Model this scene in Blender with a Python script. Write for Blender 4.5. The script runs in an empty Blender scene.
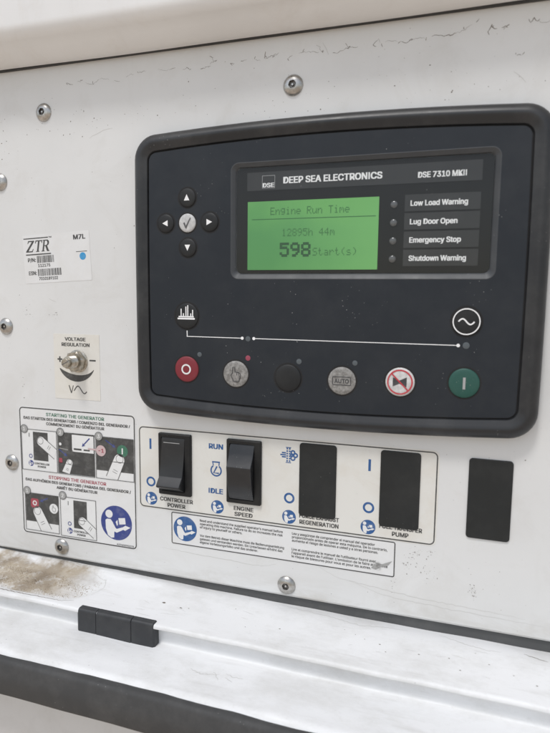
import bpy, bmesh, math, random
from mathutils import Matrix, Vector
random.seed(7)
D2R = math.radians
scn = bpy.context.scene
COL = scn.collection
H = 1300.0            # height of the viewing axis above the ground, mm (everything below is in mm)

# ------------------------------------------------------------------ camera
cam = bpy.data.cameras.new('camera'); camo = bpy.data.objects.new('camera', cam); COL.objects.link(camo)
cam.sensor_fit = 'HORIZONTAL'; cam.sensor_width = 36.0; cam.lens = 38.235
cam.clip_start = 0.01; cam.clip_end = 200.0
camo.matrix_world = Matrix((( 0.95082278, -0.04639621,  0.30624082, 0.0),
                            ( 0.30953344,  0.10663043, -0.94489100, -0.340),
                            ( 0.01118477,  0.99321566,  0.11574782, H/1000),
                            (0, 0, 0, 1)))
cam.dof.use_dof = True; cam.dof.focus_distance = 0.375; cam.dof.aperture_fstop = 12.0
scn.camera = camo

# ------------------------------------------------------------------ sky, sun, exposure
SUN_EL, SUN_DIR = D2R(61), Vector((-0.25, -1.0))
w = bpy.data.worlds.new('World'); scn.world = w; w.use_nodes = True
nt = w.node_tree; nt.nodes.clear()
sky = nt.nodes.new('ShaderNodeTexSky'); sky.sky_type = 'NISHITA'; sky.sun_disc = False
sky.sun_elevation = SUN_EL; sky.sun_rotation = math.atan2(SUN_DIR.x, SUN_DIR.y)
sky.dust_density = 1.5; sky.air_density = 1.2; sky.ozone_density = 1.0
hs = nt.nodes.new('ShaderNodeHueSaturation'); hs.inputs['Saturation'].default_value = 0.46
bg = nt.nodes.new('ShaderNodeBackground'); bg.inputs['Strength'].default_value = 0.15
wo = nt.nodes.new('ShaderNodeOutputWorld')
nt.links.new(sky.outputs[0], hs.inputs['Color']); nt.links.new(hs.outputs[0], bg.inputs['Color']); nt.links.new(bg.outputs[0], wo.inputs['Surface'])
sl = bpy.data.lights.new('sun', 'SUN'); sl.energy = 1.5; sl.angle = D2R(11); sl.color = (1.0, 0.985, 0.96)
so = bpy.data.objects.new('sun', sl); COL.objects.link(so)
sd = SUN_DIR.normalized(); so.location = (sd.x*3, sd.y*3, H/1000+3)
so.rotation_euler = Vector((sd.x*math.cos(SUN_EL), sd.y*math.cos(SUN_EL), math.sin(SUN_EL))).to_track_quat('Z', 'Y').to_euler()
vs = scn.view_settings; vs.view_transform = 'Standard'; vs.look = 'None'; vs.exposure = 0.03; vs.gamma = 1.0; vs.use_curve_mapping = False
scn.render.engine = 'CYCLES'
scn.render.resolution_x, scn.render.resolution_y = 768, 1024

# ------------------------------------------------------------------ materials
def srgb(r, g, b):
    f = lambda c: (c/255/12.92) if c/255 <= 0.04045 else ((c/255+0.055)/1.055)**2.4
    return (f(r), f(g), f(b))
class NT:
    """small helper to wire procedural materials"""
    def __init__(s, name):
        s.m = bpy.data.materials.new(name); s.m.use_nodes = True; s.t = s.m.node_tree; s.t.nodes.clear()
        s.out = s.n('ShaderNodeOutputMaterial'); s.p = s.n('ShaderNodeBsdfPrincipled'); s.l(s.p.outputs[0], s.out.inputs['Surface'])
        s.tc = s.n('ShaderNodeTexCoord')
    def n(s, k): return s.t.nodes.new(k)
    def l(s, a, b): s.t.links.new(a, b)
    def geo(s): return s.n('ShaderNodeNewGeometry').outputs['Position']
    def noise(s, scale, detail=4, rough=.55, vec=None, stretch=None, dist=0.):
        v = vec or s.tc.outputs['Object']
        if stretch:
            mp = s.n('ShaderNodeMapping'); mp.inputs['Scale'].default_value = stretch; s.l(v, mp.inputs['Vector']); v = mp.outputs[0]
        q = s.n('ShaderNodeTexNoise'); q.inputs['Scale'].default_value = scale; q.inputs['Detail'].default_value = detail
        q.inputs['Roughness'].default_value = rough; q.inputs['Distortion'].default_value = dist; s.l(v, q.inputs['Vector']); return q.outputs['Fac']
    def vor(s, scale, vec=None, feature='F1'):
        q = s.n('ShaderNodeTexVoronoi'); q.feature = feature; q.inputs['Scale'].default_value = scale; s.l(vec or s.tc.outputs['Object'], q.inputs['Vector']); return q.outputs['Distance']
    def ramp(s, fac, a, b, va=0., vb=1.):
        q = s.n('ShaderNodeMapRange'); q.inputs['From Min'].default_value = a; q.inputs['From Max'].default_value = b
        q.inputs['To Min'].default_value = va; q.inputs['To Max'].default_value = vb; s.l(fac, q.inputs['Value']); return q.outputs[0]
    def mul(s, a, b, op='MULTIPLY'):
        q = s.n('ShaderNodeMath'); q.operation = op; q.use_clamp = (op == 'MULTIPLY')
        for i, x in enumerate((a, b)):
            if isinstance(x, (int, float)): q.inputs[i].default_value = x
            else: s.l(x, q.inputs[i])
        return q.outputs[0]
    def mix(s, fac, a, b):
        q = s.n('ShaderNodeMix'); q.data_type = 'RGBA'
        if isinstance(fac, (int, float)): q.inputs['Factor'].default_value = fac
        else: s.l(fac, q.inputs['Factor'])
        for k, x in ((6, a), (7, b)):
            if isinstance(x, tuple): q.inputs[k].default_value = (*x, 1)
            else: s.l(x, q.inputs[k])
        return q.outputs[2]
    def bump(s, hgt, strength=.2, dist=.0002):
        q = s.n('ShaderNodeBump'); q.inputs['Strength'].default_value = strength; q.inputs['Distance'].default_value = dist
        s.l(hgt, q.inputs['Height']); s.l(q.outputs[0], s.p.inputs['Normal'])
    def setp(s, color=None, rough=.5, metal=0., spec=.5):
        if color is not None:
            if isinstance(color, tuple): s.p.inputs['Base Color'].default_value = (*color, 1)
            else: s.l(color, s.p.inputs['Base Color'])
        if isinstance(rough, (int, float)): s.p.inputs['Roughness'].default_value = rough
        else: s.l(rough, s.p.inputs['Roughness'])
        s.p.inputs['Metallic'].default_value = metal; s.p.inputs['Specular IOR Level'].default_value = spec
        return s.m
M = {}
def paint(name, base, dirt, dirt_amt, speck=True, rough=.42, gscale=1.0):
    t = NT(name); pos = t.geo()
    c = t.mix(t.ramp(t.noise(9*gscale, 5, .6, pos), .35, .7), base, tuple(x*.93 for x in base))
    c = t.mix(t.mul(t.ramp(t.noise(28*gscale, 6, .68, pos, dist=.6), .52, .78), dirt_amt), c, dirt)
    c = t.mix(t.mul(t.ramp(t.noise(60*gscale, 4, .7, pos, stretch=(1, 1, .16)), .58, .82), dirt_amt*.6), c, dirt)
    if speck:
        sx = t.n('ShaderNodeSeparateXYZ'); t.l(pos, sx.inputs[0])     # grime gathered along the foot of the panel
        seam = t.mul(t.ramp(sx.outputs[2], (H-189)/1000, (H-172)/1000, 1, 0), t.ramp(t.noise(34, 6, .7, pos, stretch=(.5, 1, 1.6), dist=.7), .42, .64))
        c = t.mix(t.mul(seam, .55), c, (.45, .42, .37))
        sp = t.mul(t.ramp(t.vor(260, pos), .035, .075, 1, 0), t.ramp(t.noise(22, 3, .6, pos), .52, .62))
        c = t.mix(t.mul(sp, .75), c, (.16, .14, .12))
        sc = t.mul(t.ramp(t.noise(14, 2, .5, pos, stretch=(9, 9, 1), dist=1.2), .497, .503, 0, 1), t.ramp(t.noise(14, 2, .5, pos, stretch=(9, 9, 1), dist=1.2), .503, .509, 1, 0))
    t.bump(t.mul(t.noise(900, 2, .5, pos), t.mul(t.noise(70, 3, .5, pos), 3.0), 'ADD'), .12, .00025)
    return t.setp(c, t.ramp(t.noise(40, 4, .6, pos), .3, .75, rough-.08, rough+.14))
M['panel'] = paint('panel_white_paint', (.70, .70, .69), (.50, .475, .43), .30)
M['canopy'] = paint('canopy_white_paint', (.80, .795, .785), (.58, .53, .47), .30, speck=False)
def ledge_mat():
    t = NT('ledge_white_paint'); pos = t.geo()
    base = (.78, .78, .78)
    c = t.mix(t.ramp(t.noise(10, 5, .6, pos), .35, .7), base, tuple(x*.93 for x in base))
    c = t.mix(t.mul(t.ramp(t.noise(26, 8, .74, pos, stretch=(.6, 1, 1)), .46, .70), .62), c, (.54, .53, .505))
    c = t.mix(t.mul(t.ramp(t.noise(150, 5, .7, pos, stretch=(.12, 1, 1)), .56, .74), .4), c, (.50, .485, .46))
    c = t.mix(t.mul(t.ramp(t.noise(210, 6, .75, pos), .60, .76), .35), c, (.46, .44, .41))
    sp = t.mul(t.ramp(t.vor(190, pos), .03, .085, 1, 0), t.ramp(t.noise(30, 3, .6, pos), .55, .66))
    c = t.mix(t.mul(sp, .7), c, (.22, .20, .18))
    # settled grime in the shallow pocket at the end of the ledge (a stain with its own outline)
    sx = t.n('ShaderNodeSeparateXYZ'); t.l(pos, sx.inputs[0])
    wob = t.mul(t.ramp(t.noise(55, 5, .65, pos), .2, .8, -.011, .011), 1.0, 'MULTIPLY'); wob.node.use_clamp = False
    dx = t.mul(t.mul(sx.outputs[0], .300, 'ADD'), 0.0, 'ADD')
    ex = t.ramp(t.mul(sx.outputs[0], wob, 'ADD'), -.256, -.232, 1, 0)
    ey = t.mul(t.ramp(t.mul(sx.outputs[1], wob, 'ADD'), -.041, -.034, 0, 1), t.ramp(t.mul(sx.outputs[1], wob, 'ADD'), -.004, .004, 1, 0))
    low = t.ramp(sx.outputs[2], (H-203)/1000, (H-200)/1000, 0, 1)
    mask = t.mul(t.mul(ex, ey), low)
    g = t.mix(t.ramp(t.noise(240, 6, .7, pos), .35, .68), (.33, .265, .185), (.58, .52, .43))
    g = t.mix(t.ramp(t.noise(60, 4, .6, pos), .42, .66), g, (.23, .18, .125))
    c = t.mix(t.mul(mask, t.ramp(t.noise(130, 6, .7, pos), .34, .48, .5, .97)), c, g)
    t.bump(t.mul(t.noise(700, 3, .6, pos), t.mul(t.noise(60, 3, .5, pos), 3.0), 'ADD'), .2, .0003)
    return t.setp(c, t.ramp(t.noise(40, 4, .6, pos), .3, .75, .52, .72))
M['ledge'] = ledge_mat()
def plastic(name, col, rough=.5, dust=.06, spec=.5, bscale=1400, bst=.12):
    t = NT(name); pos = t.geo()
    c = t.mix(t.mul(t.ramp(t.noise(35, 6, .7, pos), .45, .8), dust*2.2), col, (.34, .33, .31))
    c = t.mix(t.mul(t.ramp(t.vor(420, pos), .05, .12, 1, 0), t.mul(t.ramp(t.noise(40, 3, .6, pos), .58, .66), .5)), c, (.45, .44, .42))
    t.bump(t.noise(bscale, 2, .5, pos), bst, .0001)
    return t.setp(c, t.ramp(t.noise(50, 4, .6, pos), .3, .75, rough-.07, rough+.1), spec=spec)
M['fascia'] = plastic('fascia_charcoal_plastic', (.0115, .0155, .0215), .52, .015, .38)
M['bezel'] = plastic('bezel_black_rubber', (.016, .017, .019), .40, .04)
M['rim'] = plastic('window_rim_plastic', (.045, .049, .054), .5, .04)
M['groove'] = plastic('groove_black', (.008, .008, .009), .7, .01)
M['key'] = plastic('black_key', (.010, .011, .012), .55, .02, .4)
M['switch'] = plastic('switch_black_nylon', (.006, .0065, .007), .5, .02, .4)
M['rocker'] = plastic('rocker_black_nylon', (.010, .011, .013), .32, .02, .6)
M['blank'] = plastic('blanking_plate_plastic', (.013, .0145, .0145), .55, .02, .4)
M['rubber'] = plastic('seal_rubber', (.050, .050, .050), .68, .06, .4)  # also colours the added shade strip under the canopy
M['shade_strip'] = plastic('shade_strip_grey', (.085, .086, .086), .7, .06, .4)
M['hinge'] = plastic('hinge_plastic', (.024, .026, .029), .5, .05)
M['red_key'] = plastic('red_key', (.20, .018, .028), .5, .06)
M['green_key'] = plastic('green_key', (.008, .072, .055), .5, .03)
M['window'] = plastic('window_backing', (.0025, .003, .0032), .6, .0, .3, bst=0.0)
M['strip'] = plastic('label_strip_grey', (.034, .035, .036), .6, .02, .3, bst=0.0)
M['led_off'] = plastic('led_clouded_grey', (.085, .10, .11), .35, .0)
M['led_red'] = plastic('led_dim_red', (.30, .055, .09), .35, .0)
M['led_dark'] = plastic('led_smoked', (.085, .085, .087), .18, .0, .8)
def grime_key(name, a, b):
    t = NT(name); pos = t.geo()
    c = t.mix(t.ramp(t.noise(420, 6, .75, pos), .38, .66), a, b)
    t.bump(t.noise(500, 3, .6, pos), .25, .0002)
    return t.setp(c, .5)
M['grey_key'] = grime_key('worn_grey_key', (.155, .148, .138), (.36, .35, .335))
M['white_key'] = grime_key('worn_white_key', (.50, .49, .48), (.70, .69, .68))
M['pale_key'] = grime_key('worn_pale_key', (.42, .42, .42), (.62, .62, .61))
def sheet(name, base, stain, amt, sc=40):
    t = NT(name); pos = t.geo()
    c = t.mix(t.mul(t.ramp(t.noise(sc, 5, .65, pos, dist=.5), .45, .75), amt), base, stain)
    c = t.mix(t.mul(t.ramp(t.noise(sc*5, 5, .7, pos), .6, .85), amt*.7), c, tuple(x*.6 for x in stain))
    t.bump(t.noise(60, 3, .5, pos), .08, .0003)
    return t.setp(c, .38)
M['sticker'] = sheet('sticker_white_film', (.72, .72, .715), (.60, .58, .54), .35)
M['cream'] = sheet('sticker_cream_film', (.71, .69, .64), (.58, .53, .43), .45)
M['yellowed'] = sheet('sticker_yellowed_film', (.70, .69, .65), (.57, .51, .42), .42)
def ink(name, col, rough=.5):
    t = NT(name); pos = t.geo()
    c = t.mix(t.mul(t.ramp(t.noise(160, 5, .7, pos), .48, .8), .22), col, (.5, .49, .47))
    return t.setp(c, rough)
M['ink_black'] = ink('ink_black', (.045, .045, .048))
M['ink_dark'] = ink('ink_charcoal', (.058, .058, .056))
M['ink_line'] = ink('ink_line', (.07, .07, .07))
M['ink_blue'] = ink('ink_blue', (.022, .095, .27))
M['ink_navy'] = ink('ink_navy', (.035, .055, .22))
M['ink_cyan'] = ink('ink_cyan', (.035, .29, .58))
M['ink_green'] = ink('ink_green', (.045, .16, .10))
M['ink_red'] = ink('ink_red', (.36, .06, .085))
M['ink_key_red'] = ink('ink_key_red', (.50, .035, .05))
M['ink_pink'] = ink('ink_pink', (.56, .42, .42))
M['ink_grey'] = ink('ink_grey', (.34, .34, .33))
M['ink_white'] = ink('ink_white', (.74, .74, .73))
M['print_white'] = ink('print_white', (.86, .86, .86), .4)
M['print_dull'] = ink('print_dull_grey', (.36, .36, .36), .4)
def steel():
    t = NT('stainless_steel'); pos = t.geo()
    c = t.mix(t.ramp(t.noise(300, 5, .7, pos), .4, .7), (.40, .385, .36), (.62, .61, .59))
    t.bump(t.noise(700, 3, .6, pos), .15, .0002)
    return t.setp(c, t.ramp(t.noise(400, 4, .6, pos), .3, .7, .22, .42), metal=1.0)
M['steel'] = steel()
def dull():
    t = NT('socket_shadow_steel'); return t.setp((.22, .21, .20), .5, metal=.9)
M['socket'] = dull()
def plating():
    t = NT('nickel_plating'); pos = t.geo()
    c = t.mix(t.ramp(t.noise(350, 5, .7, pos), .4, .7), (.36, .33, .28), (.60, .57, .51))
    return t.setp(c, .34, metal=1.0)
M['nickel'] = plating()
def lcd():
    t = NT('lcd_green'); pos = t.geo()
    sx = t.n('ShaderNodeSeparateXYZ'); t.l(pos, sx.inputs[0])      # uneven backlight, with a reflection painted in as the brighter right side
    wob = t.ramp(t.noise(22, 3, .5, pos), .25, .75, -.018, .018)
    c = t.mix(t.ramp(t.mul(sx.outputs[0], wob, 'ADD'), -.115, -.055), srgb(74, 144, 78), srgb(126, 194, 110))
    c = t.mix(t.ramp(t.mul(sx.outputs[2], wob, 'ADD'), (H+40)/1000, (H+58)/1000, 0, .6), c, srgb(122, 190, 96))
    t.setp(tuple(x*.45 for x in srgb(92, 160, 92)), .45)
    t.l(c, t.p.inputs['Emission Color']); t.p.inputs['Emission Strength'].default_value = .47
    return t.m
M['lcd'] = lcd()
M['lcd_ink'] = NT('lcd_segment').setp(srgb(52, 112, 58), .5)
M['lcd_ink_bold'] = NT('lcd_segment_bold').setp(srgb(34, 84, 46), .5)
def lens():
    t = NT('clear_lens'); t.t.nodes.remove(t.p)
    tr = t.n('ShaderNodeBsdfTransparent'); tr.inputs[0].default_value = (.93, .94, .94, 1)
    gl = t.n('ShaderNodeBsdfGlossy'); gl.inputs['Roughness'].default_value = .03
    ge = t.n('ShaderNodeNewGeometry'); dt = t.n('ShaderNodeVectorMath'); dt.operation = 'DOT_PRODUCT'
    t.l(ge.outputs['Normal'], dt.inputs[0]); t.l(ge.outputs['Incoming'], dt.inputs[1])
    co = t.mul(t.mul(dt.outputs['Value'], 0., 'ADD'), 0., 'ADD'); ab = t.n('ShaderNodeMath'); ab.operation = 'ABSOLUTE'; t.l(co, ab.inputs[0])
    pw = t.mul(t.mul(1.0, ab.outputs[0], 'SUBTRACT'), 5.0, 'POWER'); fr = t.mul(t.mul(pw, .97), .03, 'ADD')      # Schlick, the same from both sides of the thin pane
    mx = t.n('ShaderNodeMixShader'); t.l(fr, mx.inputs[0]); t.l(tr.outputs[0], mx.inputs[1]); t.l(gl.outputs[0], mx.inputs[2])
    t.l(mx.outputs[0], t.out.inputs['Surface']); return t.m
M['lens'] = lens()
def smear(name, col, amt, sc):
    t = NT(name); pos = t.geo()
    t.setp(col, .7)
    tr = t.n('ShaderNodeBsdfTransparent'); mx = t.n('ShaderNodeMixShader')
    v = t.n('ShaderNodeVectorMath'); v.operation = 'LENGTH'; t.l(t.tc.outputs['Object'], v.inputs[0])
    fall = t.ramp(t.mul(v.outputs['Value'], t.ramp(t.noise(sc*.6, 3, .6, pos), .2, .8, -.0022, .0022), 'ADD'), .0008, .0052, 1, 0)
    fac = t.mul(t.mul(fall, t.ramp(t.noise(sc, 6, .75, pos), .42, .62)), amt)
    t.l(fac, mx.inputs[0]); t.l(tr.outputs[0], mx.inputs[1]); t.l(t.p.outputs[0], mx.inputs[2]); t.l(mx.outputs[0], t.out.inputs['Surface']); return t.m
M['smudge'] = smear('smudge_grey', (.24, .23, .22), .6, 520)
M['smudge_faint'] = smear('smudge_faint', (.44, .43, .41), .45, 420)
M['crack'] = NT('paint_crack_dark').setp((.17, .145, .12), .8)
M['scratch'] = NT('scratch_grey').setp((.55, .54, .52), .7)
M['scuff'] = NT('scuff_grey').setp((.36, .345, .325), .8)
M['grit'] = NT('grit_brown').setp((.36, .295, .215), .9)
M['grit2'] = NT('grit_dark').setp((.20, .16, .115), .9)
def ground_mat():
    t = NT('dry_earth'); pos = t.geo()
    return t.setp(t.mix(t.ramp(t.noise(3, 6, .6, pos), .35, .7), (.54, .435, .335), (.67, .56, .45)), .9)
M['ground'] = ground_mat()
def wall_mat():
    return paint('lower_wall_paint', (.66, .655, .645), (.42, .40, .36), .30, speck=False)
M['wall'] = wall_mat()

# ------------------------------------------------------------------ mesh building (mm; x right, z up from the viewing axis, y negative towards the viewer)
class MB:
    def __init__(s): s.v = []; s.f = []
    def add(s, pts): i = len(s.v); s.v += pts; return i
    def poly(s, pts, y):
        i = s.add([(x, y, z) for x, z in pts]); n = len(pts)
        a = sum(pts[k][0]*pts[(k+1) % n][1]-pts[(k+1) % n][0]*pts[k][1] for k in range(n))
        s.f.append(list(range(i, i+n)) if a > 0 else list(range(i+n-1, i-1, -1))); return s
    def rect(s, x0, x1, z0, z1, y): return s.poly([(x0, z0), (x1, z0), (x1, z1), (x0, z1)], y)
    def disc(s, cx, cz, r, y, n=28, rz=None): return s.poly([(cx+r*math.cos(2*math.pi*k/n), cz+(rz or r)*math.sin(2*math.pi*k/n)) for k in range(n)], y)
    def strip(s, a, b, y, closed=True):
        n = len(a); i = s.add([(x, y, z) for x, z in a]); j = s.add([(x, y, z) for x, z in b])
        for k in range(n if closed else n-1):
            l = (k+1) % n; s.f.append([i+k, i+l, j+l, j+k])
        return s
    def ring(s, cx, cz, r0, r1, y, n=32, a0=0, a1=360):
        full = abs(a1-a0) >= 360; m = n if full else n+1
        an = [D2R(a0+(a1-a0)*k/n) for k in range(m)]
        return s.strip([(cx+r1*math.cos(t), cz+r1*math.sin(t)) for t in an], [(cx+r0*math.cos(t), cz+r0*math.sin(t)) for t in an], y, full)
    def ribbon(s, pts, wd, y, closed=False, taper=False):
        n = len(pts); L = []; R = []
        for k in range(n):
            a = pts[(k-1) % n] if (k > 0 or closed) else pts[k]; b = pts[(k+1) % n] if (k < n-1 or closed) else pts[k]
            dx, dz = b[0]-a[0], b[1]-a[1]; q = math.hypot(dx, dz) or 1; h = wd/2
            if taper: h *= .25+.75*math.sin(math.pi*(k+.5)/n)
            L.append((pts[k][0]-dz/q*h, pts[k][1]+dx/q*h)); R.append((pts[k][0]+dz/q*h, pts[k][1]-dx/q*h))
        return s.strip(R, L, y, closed)
    def loft(s, rings, cap0=False, cap1=True):
        """rings: list of (outline2d, y); outlines run counter-clockwise seen from the viewer"""
        n = len(rings[0][0]); idx = [s.add([(x, y, z) for x, z in o]) for o, y in rings]
        for a, b in zip(idx, idx[1:]):
            for k in range(n):
                l = (k+1) % n; s.f.append([a+k, a+l, b+l, b+k])
        if cap1: s.f.append(list(range(idx[-1], idx[-1]+n)))
        if cap0: s.f.append(list(range(idx[0]+n-1, idx[0]-1, -1)))
        return s
    def lathe(s, cx, cz, prof, n=32, seg=None):
        return s.loft([([(cx+r*math.cos(2*math.pi*k/n), cz+r*math.sin(2*math.pi*k/n)) for k in range(n)], y) for r, y in prof])
    def sweep(s, sec, xs, tilt=lambda x: 0., dev=None):
        """extrude a (y,z) section along x"""
        n = len(sec); idx = []
        for x in xs:
            idx.append(s.add([(x, y, z+tilt(x)+(dev(x, y, z) if dev else 0)) for y, z in sec]))
        for a, b in zip(idx, idx[1:]):
            for k in range(n-1): s.f.append([a+k, b+k, b+k+1, a+k+1])
        return s, idx, n
    def box(s, x0, x1, y0, y1, z0, z1, b=0.):
        o = rrect(x0, x1, z0, z1, max(b, .01), 3); i = inset_rr(x0, x1, z0, z1, max(b, .01), b*.6, 3)
        return s.loft([(o, y0), (o, y1+b*.6), (i, y1)], cap0=True)
def rrect(x0, x1, z0, z1, r, n=6):
    o = []
    for cx, cz, a in ((x1-r, z1-r, 0), (x0+r, z1-r, 90), (x0+r, z0+r, 180), (x1-r, z0+r, 270)):
        for k in range(n+1):
            t = D2R(a+90*k/n); o.append((cx+r*math.cos(t), cz+r*math.sin(t)))
    return o
def inset_rr(x0, x1, z0, z1, r, d, n=6): return rrect(x0+d, x1-d, z0+d, z1-d, max(r-d, .02), n)
def bowed(x0, x1, z0, z1, r, bow, sb, n=8, m=14):
    """rounded rectangle whose edges swell: z1/z0 are heights at the corners"""
    base = rrect(x0, x1, z0, z1, r, n); o = []
    for k, p in enumerate(base):
        o.append(p); q = base[(k+1) % len(base)]
        if math.hypot(q[0]-p[0], q[1]-p[1]) > r*1.2+4:
            o += [(p[0]+(q[0]-p[0])*t/m, p[1]+(q[1]-p[1])*t/m) for t in range(1, m)]
    cx, cz, hx, hz = (x0+x1)/2, (z0+z1)/2, (x1-x0)/2, (z1-z0)/2; out = []
    for x, z in o:
        u, v = (x-cx)/hx, (z-cz)/hz
        out.append((x+sb*u*(1-v*v), z+bow*v*(1-u*u)))
    return out
ORG = {}
def obj(name, mb, mat, parent=None, org=None, smooth=None, label=None, **props):
    if parent is not None: o3 = ORG[parent.name]
    else: o3 = org or (0, 0, 0)
    me = bpy.data.meshes.new(name)
    if parent is None and org is not None: lo = o3
    else: lo = o3
    me.from_pydata([((x-lo[0])/1000, (y-lo[1])/1000, (z-lo[2])/1000) for x, y, z in mb.v], [], mb.f); me.update()
    me.materials.append(M[mat])
    if smooth:
        me.shade_smooth(); me.set_sharp_from_angle(angle=D2R(smooth))
    ob = bpy.data.objects.new(name, me); COL.objects.link(ob)
    ORG[ob.name] = o3
    if parent is not None: ob.parent = parent
    else: ob.location = (o3[0]/1000, o3[1]/1000, (o3[2]+H)/1000)
    if label: ob['label'] = label
    for k, v in props.items(): ob[k] = v
    return ob
def centred(name, mb, mat, parent, c, **k):
    """a part whose own origin sits at c"""
    po = ORG[parent.name]; me = bpy.data.meshes.new(name)
    me.from_pydata([((x-c[0])/1000, (y-c[1])/1000, (z-c[2])/1000) for x, y, z in mb.v], [], mb.f); me.update(); me.materials.append(M[mat])
    ob = bpy.data.objects.new(name, me); COL.objects.link(ob); ob.parent = parent; ob.location = tuple((c[i]-po[i])/1000 for i in range(3)); ORG[ob.name] = c
    for kk, v in k.items(): ob[kk] = v
    return ob
def thing(name, label, cat, org, group=None):
    o = bpy.data.objects.new(name, None); COL.objects.link(o); o.empty_display_size = .005
    o.location = (org[0]/1000, org[1]/1000, (org[2]+H)/1000); o['label'] = label; o['category'] = cat
    if group: o['group'] = group
    ORG[o.name] = org; return o
def tag(o, label, cat, group=None):
    o['label'] = label; o['category'] = cat
    if group: o['group'] = group
    return o
# lettering ---------------------------------------------------------
import os
import numpy as np
def bundled(fn):
    try: return bpy.data.fonts.load(os.path.join(bpy.utils.system_resource('DATAFILES'), 'fonts', fn))   # sans faces that ship inside Blender
    except Exception: return None
FONT, FINE = bundled('Inter.woff2'), bundled('NotoSansHebrew-Regular.woff2')
def overlap_levels(v, f):
    """this face draws some glyphs as overlapping strokes: give overlapping triangles a level of their own"""
    V = np.array(v); T = V[np.array(f)]; n = len(T); lev = np.zeros(n, int); lo, hi = T.min(1), T.max(1)
    W = np.array([(1/3, 1/3, 1/3), (.8, .1, .1), (.1, .8, .1), (.1, .1, .8), (.45, .45, .1), (.1, .45, .45), (.45, .1, .45)])
    P = np.einsum('sk,nkd->nsd', W, T)
    for i in range(1, n):
        c = np.nonzero((lo[:i, 0] < hi[i, 0]) & (hi[:i, 0] > lo[i, 0]) & (lo[:i, 1] < hi[i, 1]) & (hi[:i, 1] > lo[i, 1]))[0]
        if not len(c): continue
        A = T[c][:, None]; p = P[i][None]; sg = []
        for k in range(3):
            a, b = A[:, :, k], A[:, :, (k+1) % 3]; sg.append((b[..., 0]-a[..., 0])*(p[..., 1]-a[..., 1])-(b[..., 1]-a[..., 1])*(p[..., 0]-a[..., 0]))
        sg = np.stack(sg); hit = ((sg > 1e-7).all(0) | (sg < -1e-7).all(0)).any(1)
        if hit.any(): lev[i] = lev[c[hit]].max()+1
    return lev
def text_mesh(s, bold, sp=1.0, fine=False):
    cu = bpy.data.curves.new('t', 'FONT')
    if FONT: cu.font = FINE if fine and FINE else FONT
    cu.body = s; cu.size = 1.0; cu.offset = 0.0; cu.resolution_u = 3; cu.space_character = sp
    ob = bpy.data.objects.new('t', cu); COL.objects.link(ob)
    dg = bpy.context.evaluated_depsgraph_get(); me = bpy.data.meshes.new_from_object(ob.evaluated_get(dg))
    v = [(p.co.x, p.co.y) for p in me.vertices]; f = [list(p.vertices) for p in me.polygons]
    bpy.data.objects.remove(ob); bpy.data.curves.remove(cu); bpy.data.meshes.remove(me)
    return v, f
_hv, _ = text_mesh('H', 0.0); CAP = max(p[1] for p in _hv)
def letter(s, x, z, cap, y, mat, parent, width=None, align='C', bold=.018, shear=0., name='lettering', label=None, mb=None, sp=1.0, fine=False):
    """x,z: baseline point; cap: height of capitals; width: total width"""
    caps = s.upper() == s and 'I' in s
    v, f = text_mesh(s.replace('I', '|') if caps else s, bold, sp, fine); k = cap/CAP*(.509/.573 if fine else 1)
    if caps: v = [(px, min(max(py, 0.0), CAP*(1.3 if any(c in s for c in 'ÉÖÊ') else 1.0))) for px, py in v]
    x0, x1 = min(p[0] for p in v), max(p[0] for p in v); kx = (width/(x1-x0)) if width else k
    off = {'C': -(x0+x1)/2, 'L': -x0, 'R': -x1}[align]
    m = mb or MB(); i = len(m.v); dep = [0.]*len(v)
    if not fine and FONT:
        v = list(v); lev = overlap_levels(v, f)
        for q_ in np.nonzero(lev)[0]:
            b0 = len(v); v += [v[a] for a in f[q_]]; dep += [.0012*lev[q_]]*len(f[q_]); f[q_] = list(range(b0, b0+len(f[q_])))
    sh_ = [(0, 0)] if bold < .005 else [(0, 0), (bold, bold*.5), (-bold, bold*.5), (bold, -bold*.5), (-bold, -bold*.5)]
    for j, (bx, bz_) in enumerate(sh_):          # heavier weight: the same outline struck again, a hair apart
        i = len(m.v)
        m.v += [(x+(px+off+bx)*kx+shear*py*k, y-.012*j-dep[a_], z+(py+bz_)*k) for a_, (px, py) in enumerate(v)]
        m.f += [[a+i for a in q] for q in f]
    if mb is not None: return mb
    return obj(name, m, mat, parent, label=label)
def reader(parent, cx, cz, r, y, blue='ink_blue', lab='blue circle with a white figure reading a manual'):
    c = obj('symbol', MB().disc(cx, cz, r, y, 36), blue, parent, label=lab)
    m = MB(); T = lambda pts: [(cx+a*r, cz+b*r) for a, b in pts]; yy = y-.04
    m.disc(cx-.46*r, cz+.48*r, .235*r, yy, 18)
    m.poly(T([(-.70, .10), (-.60, .18), (-.36, .18), (-.24, .04), (-.10, -.26), (-.14, -.48), (-.16, -.86), (-.34, -.90), (-.56, -.76), (-.68, -.40)]), yy)
    m.poly(T([(-.24, .02), (-.06, -.28), (.02, -.34), (.38, -.20), (.44, -.34), (.02, -.56), (-.16, -.50)]), yy-.01)
    m.poly(T([(.14, .30), (.56, .36), (.60, .00), (.20, -.06)]), yy)
    m.poly(T([(-.04, .06), (.08, .20), (.10, -.08), (.04, -.16)]), yy)
    m.poly(T([(.28, -.28), (.58, -.08), (.90, -.16), (.56, -.38)]), yy-.02)
    q = c if c.parent is None or c.parent.parent is None else c.parent
    obj('figure', m, 'ink_white', q)
    return c

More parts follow.
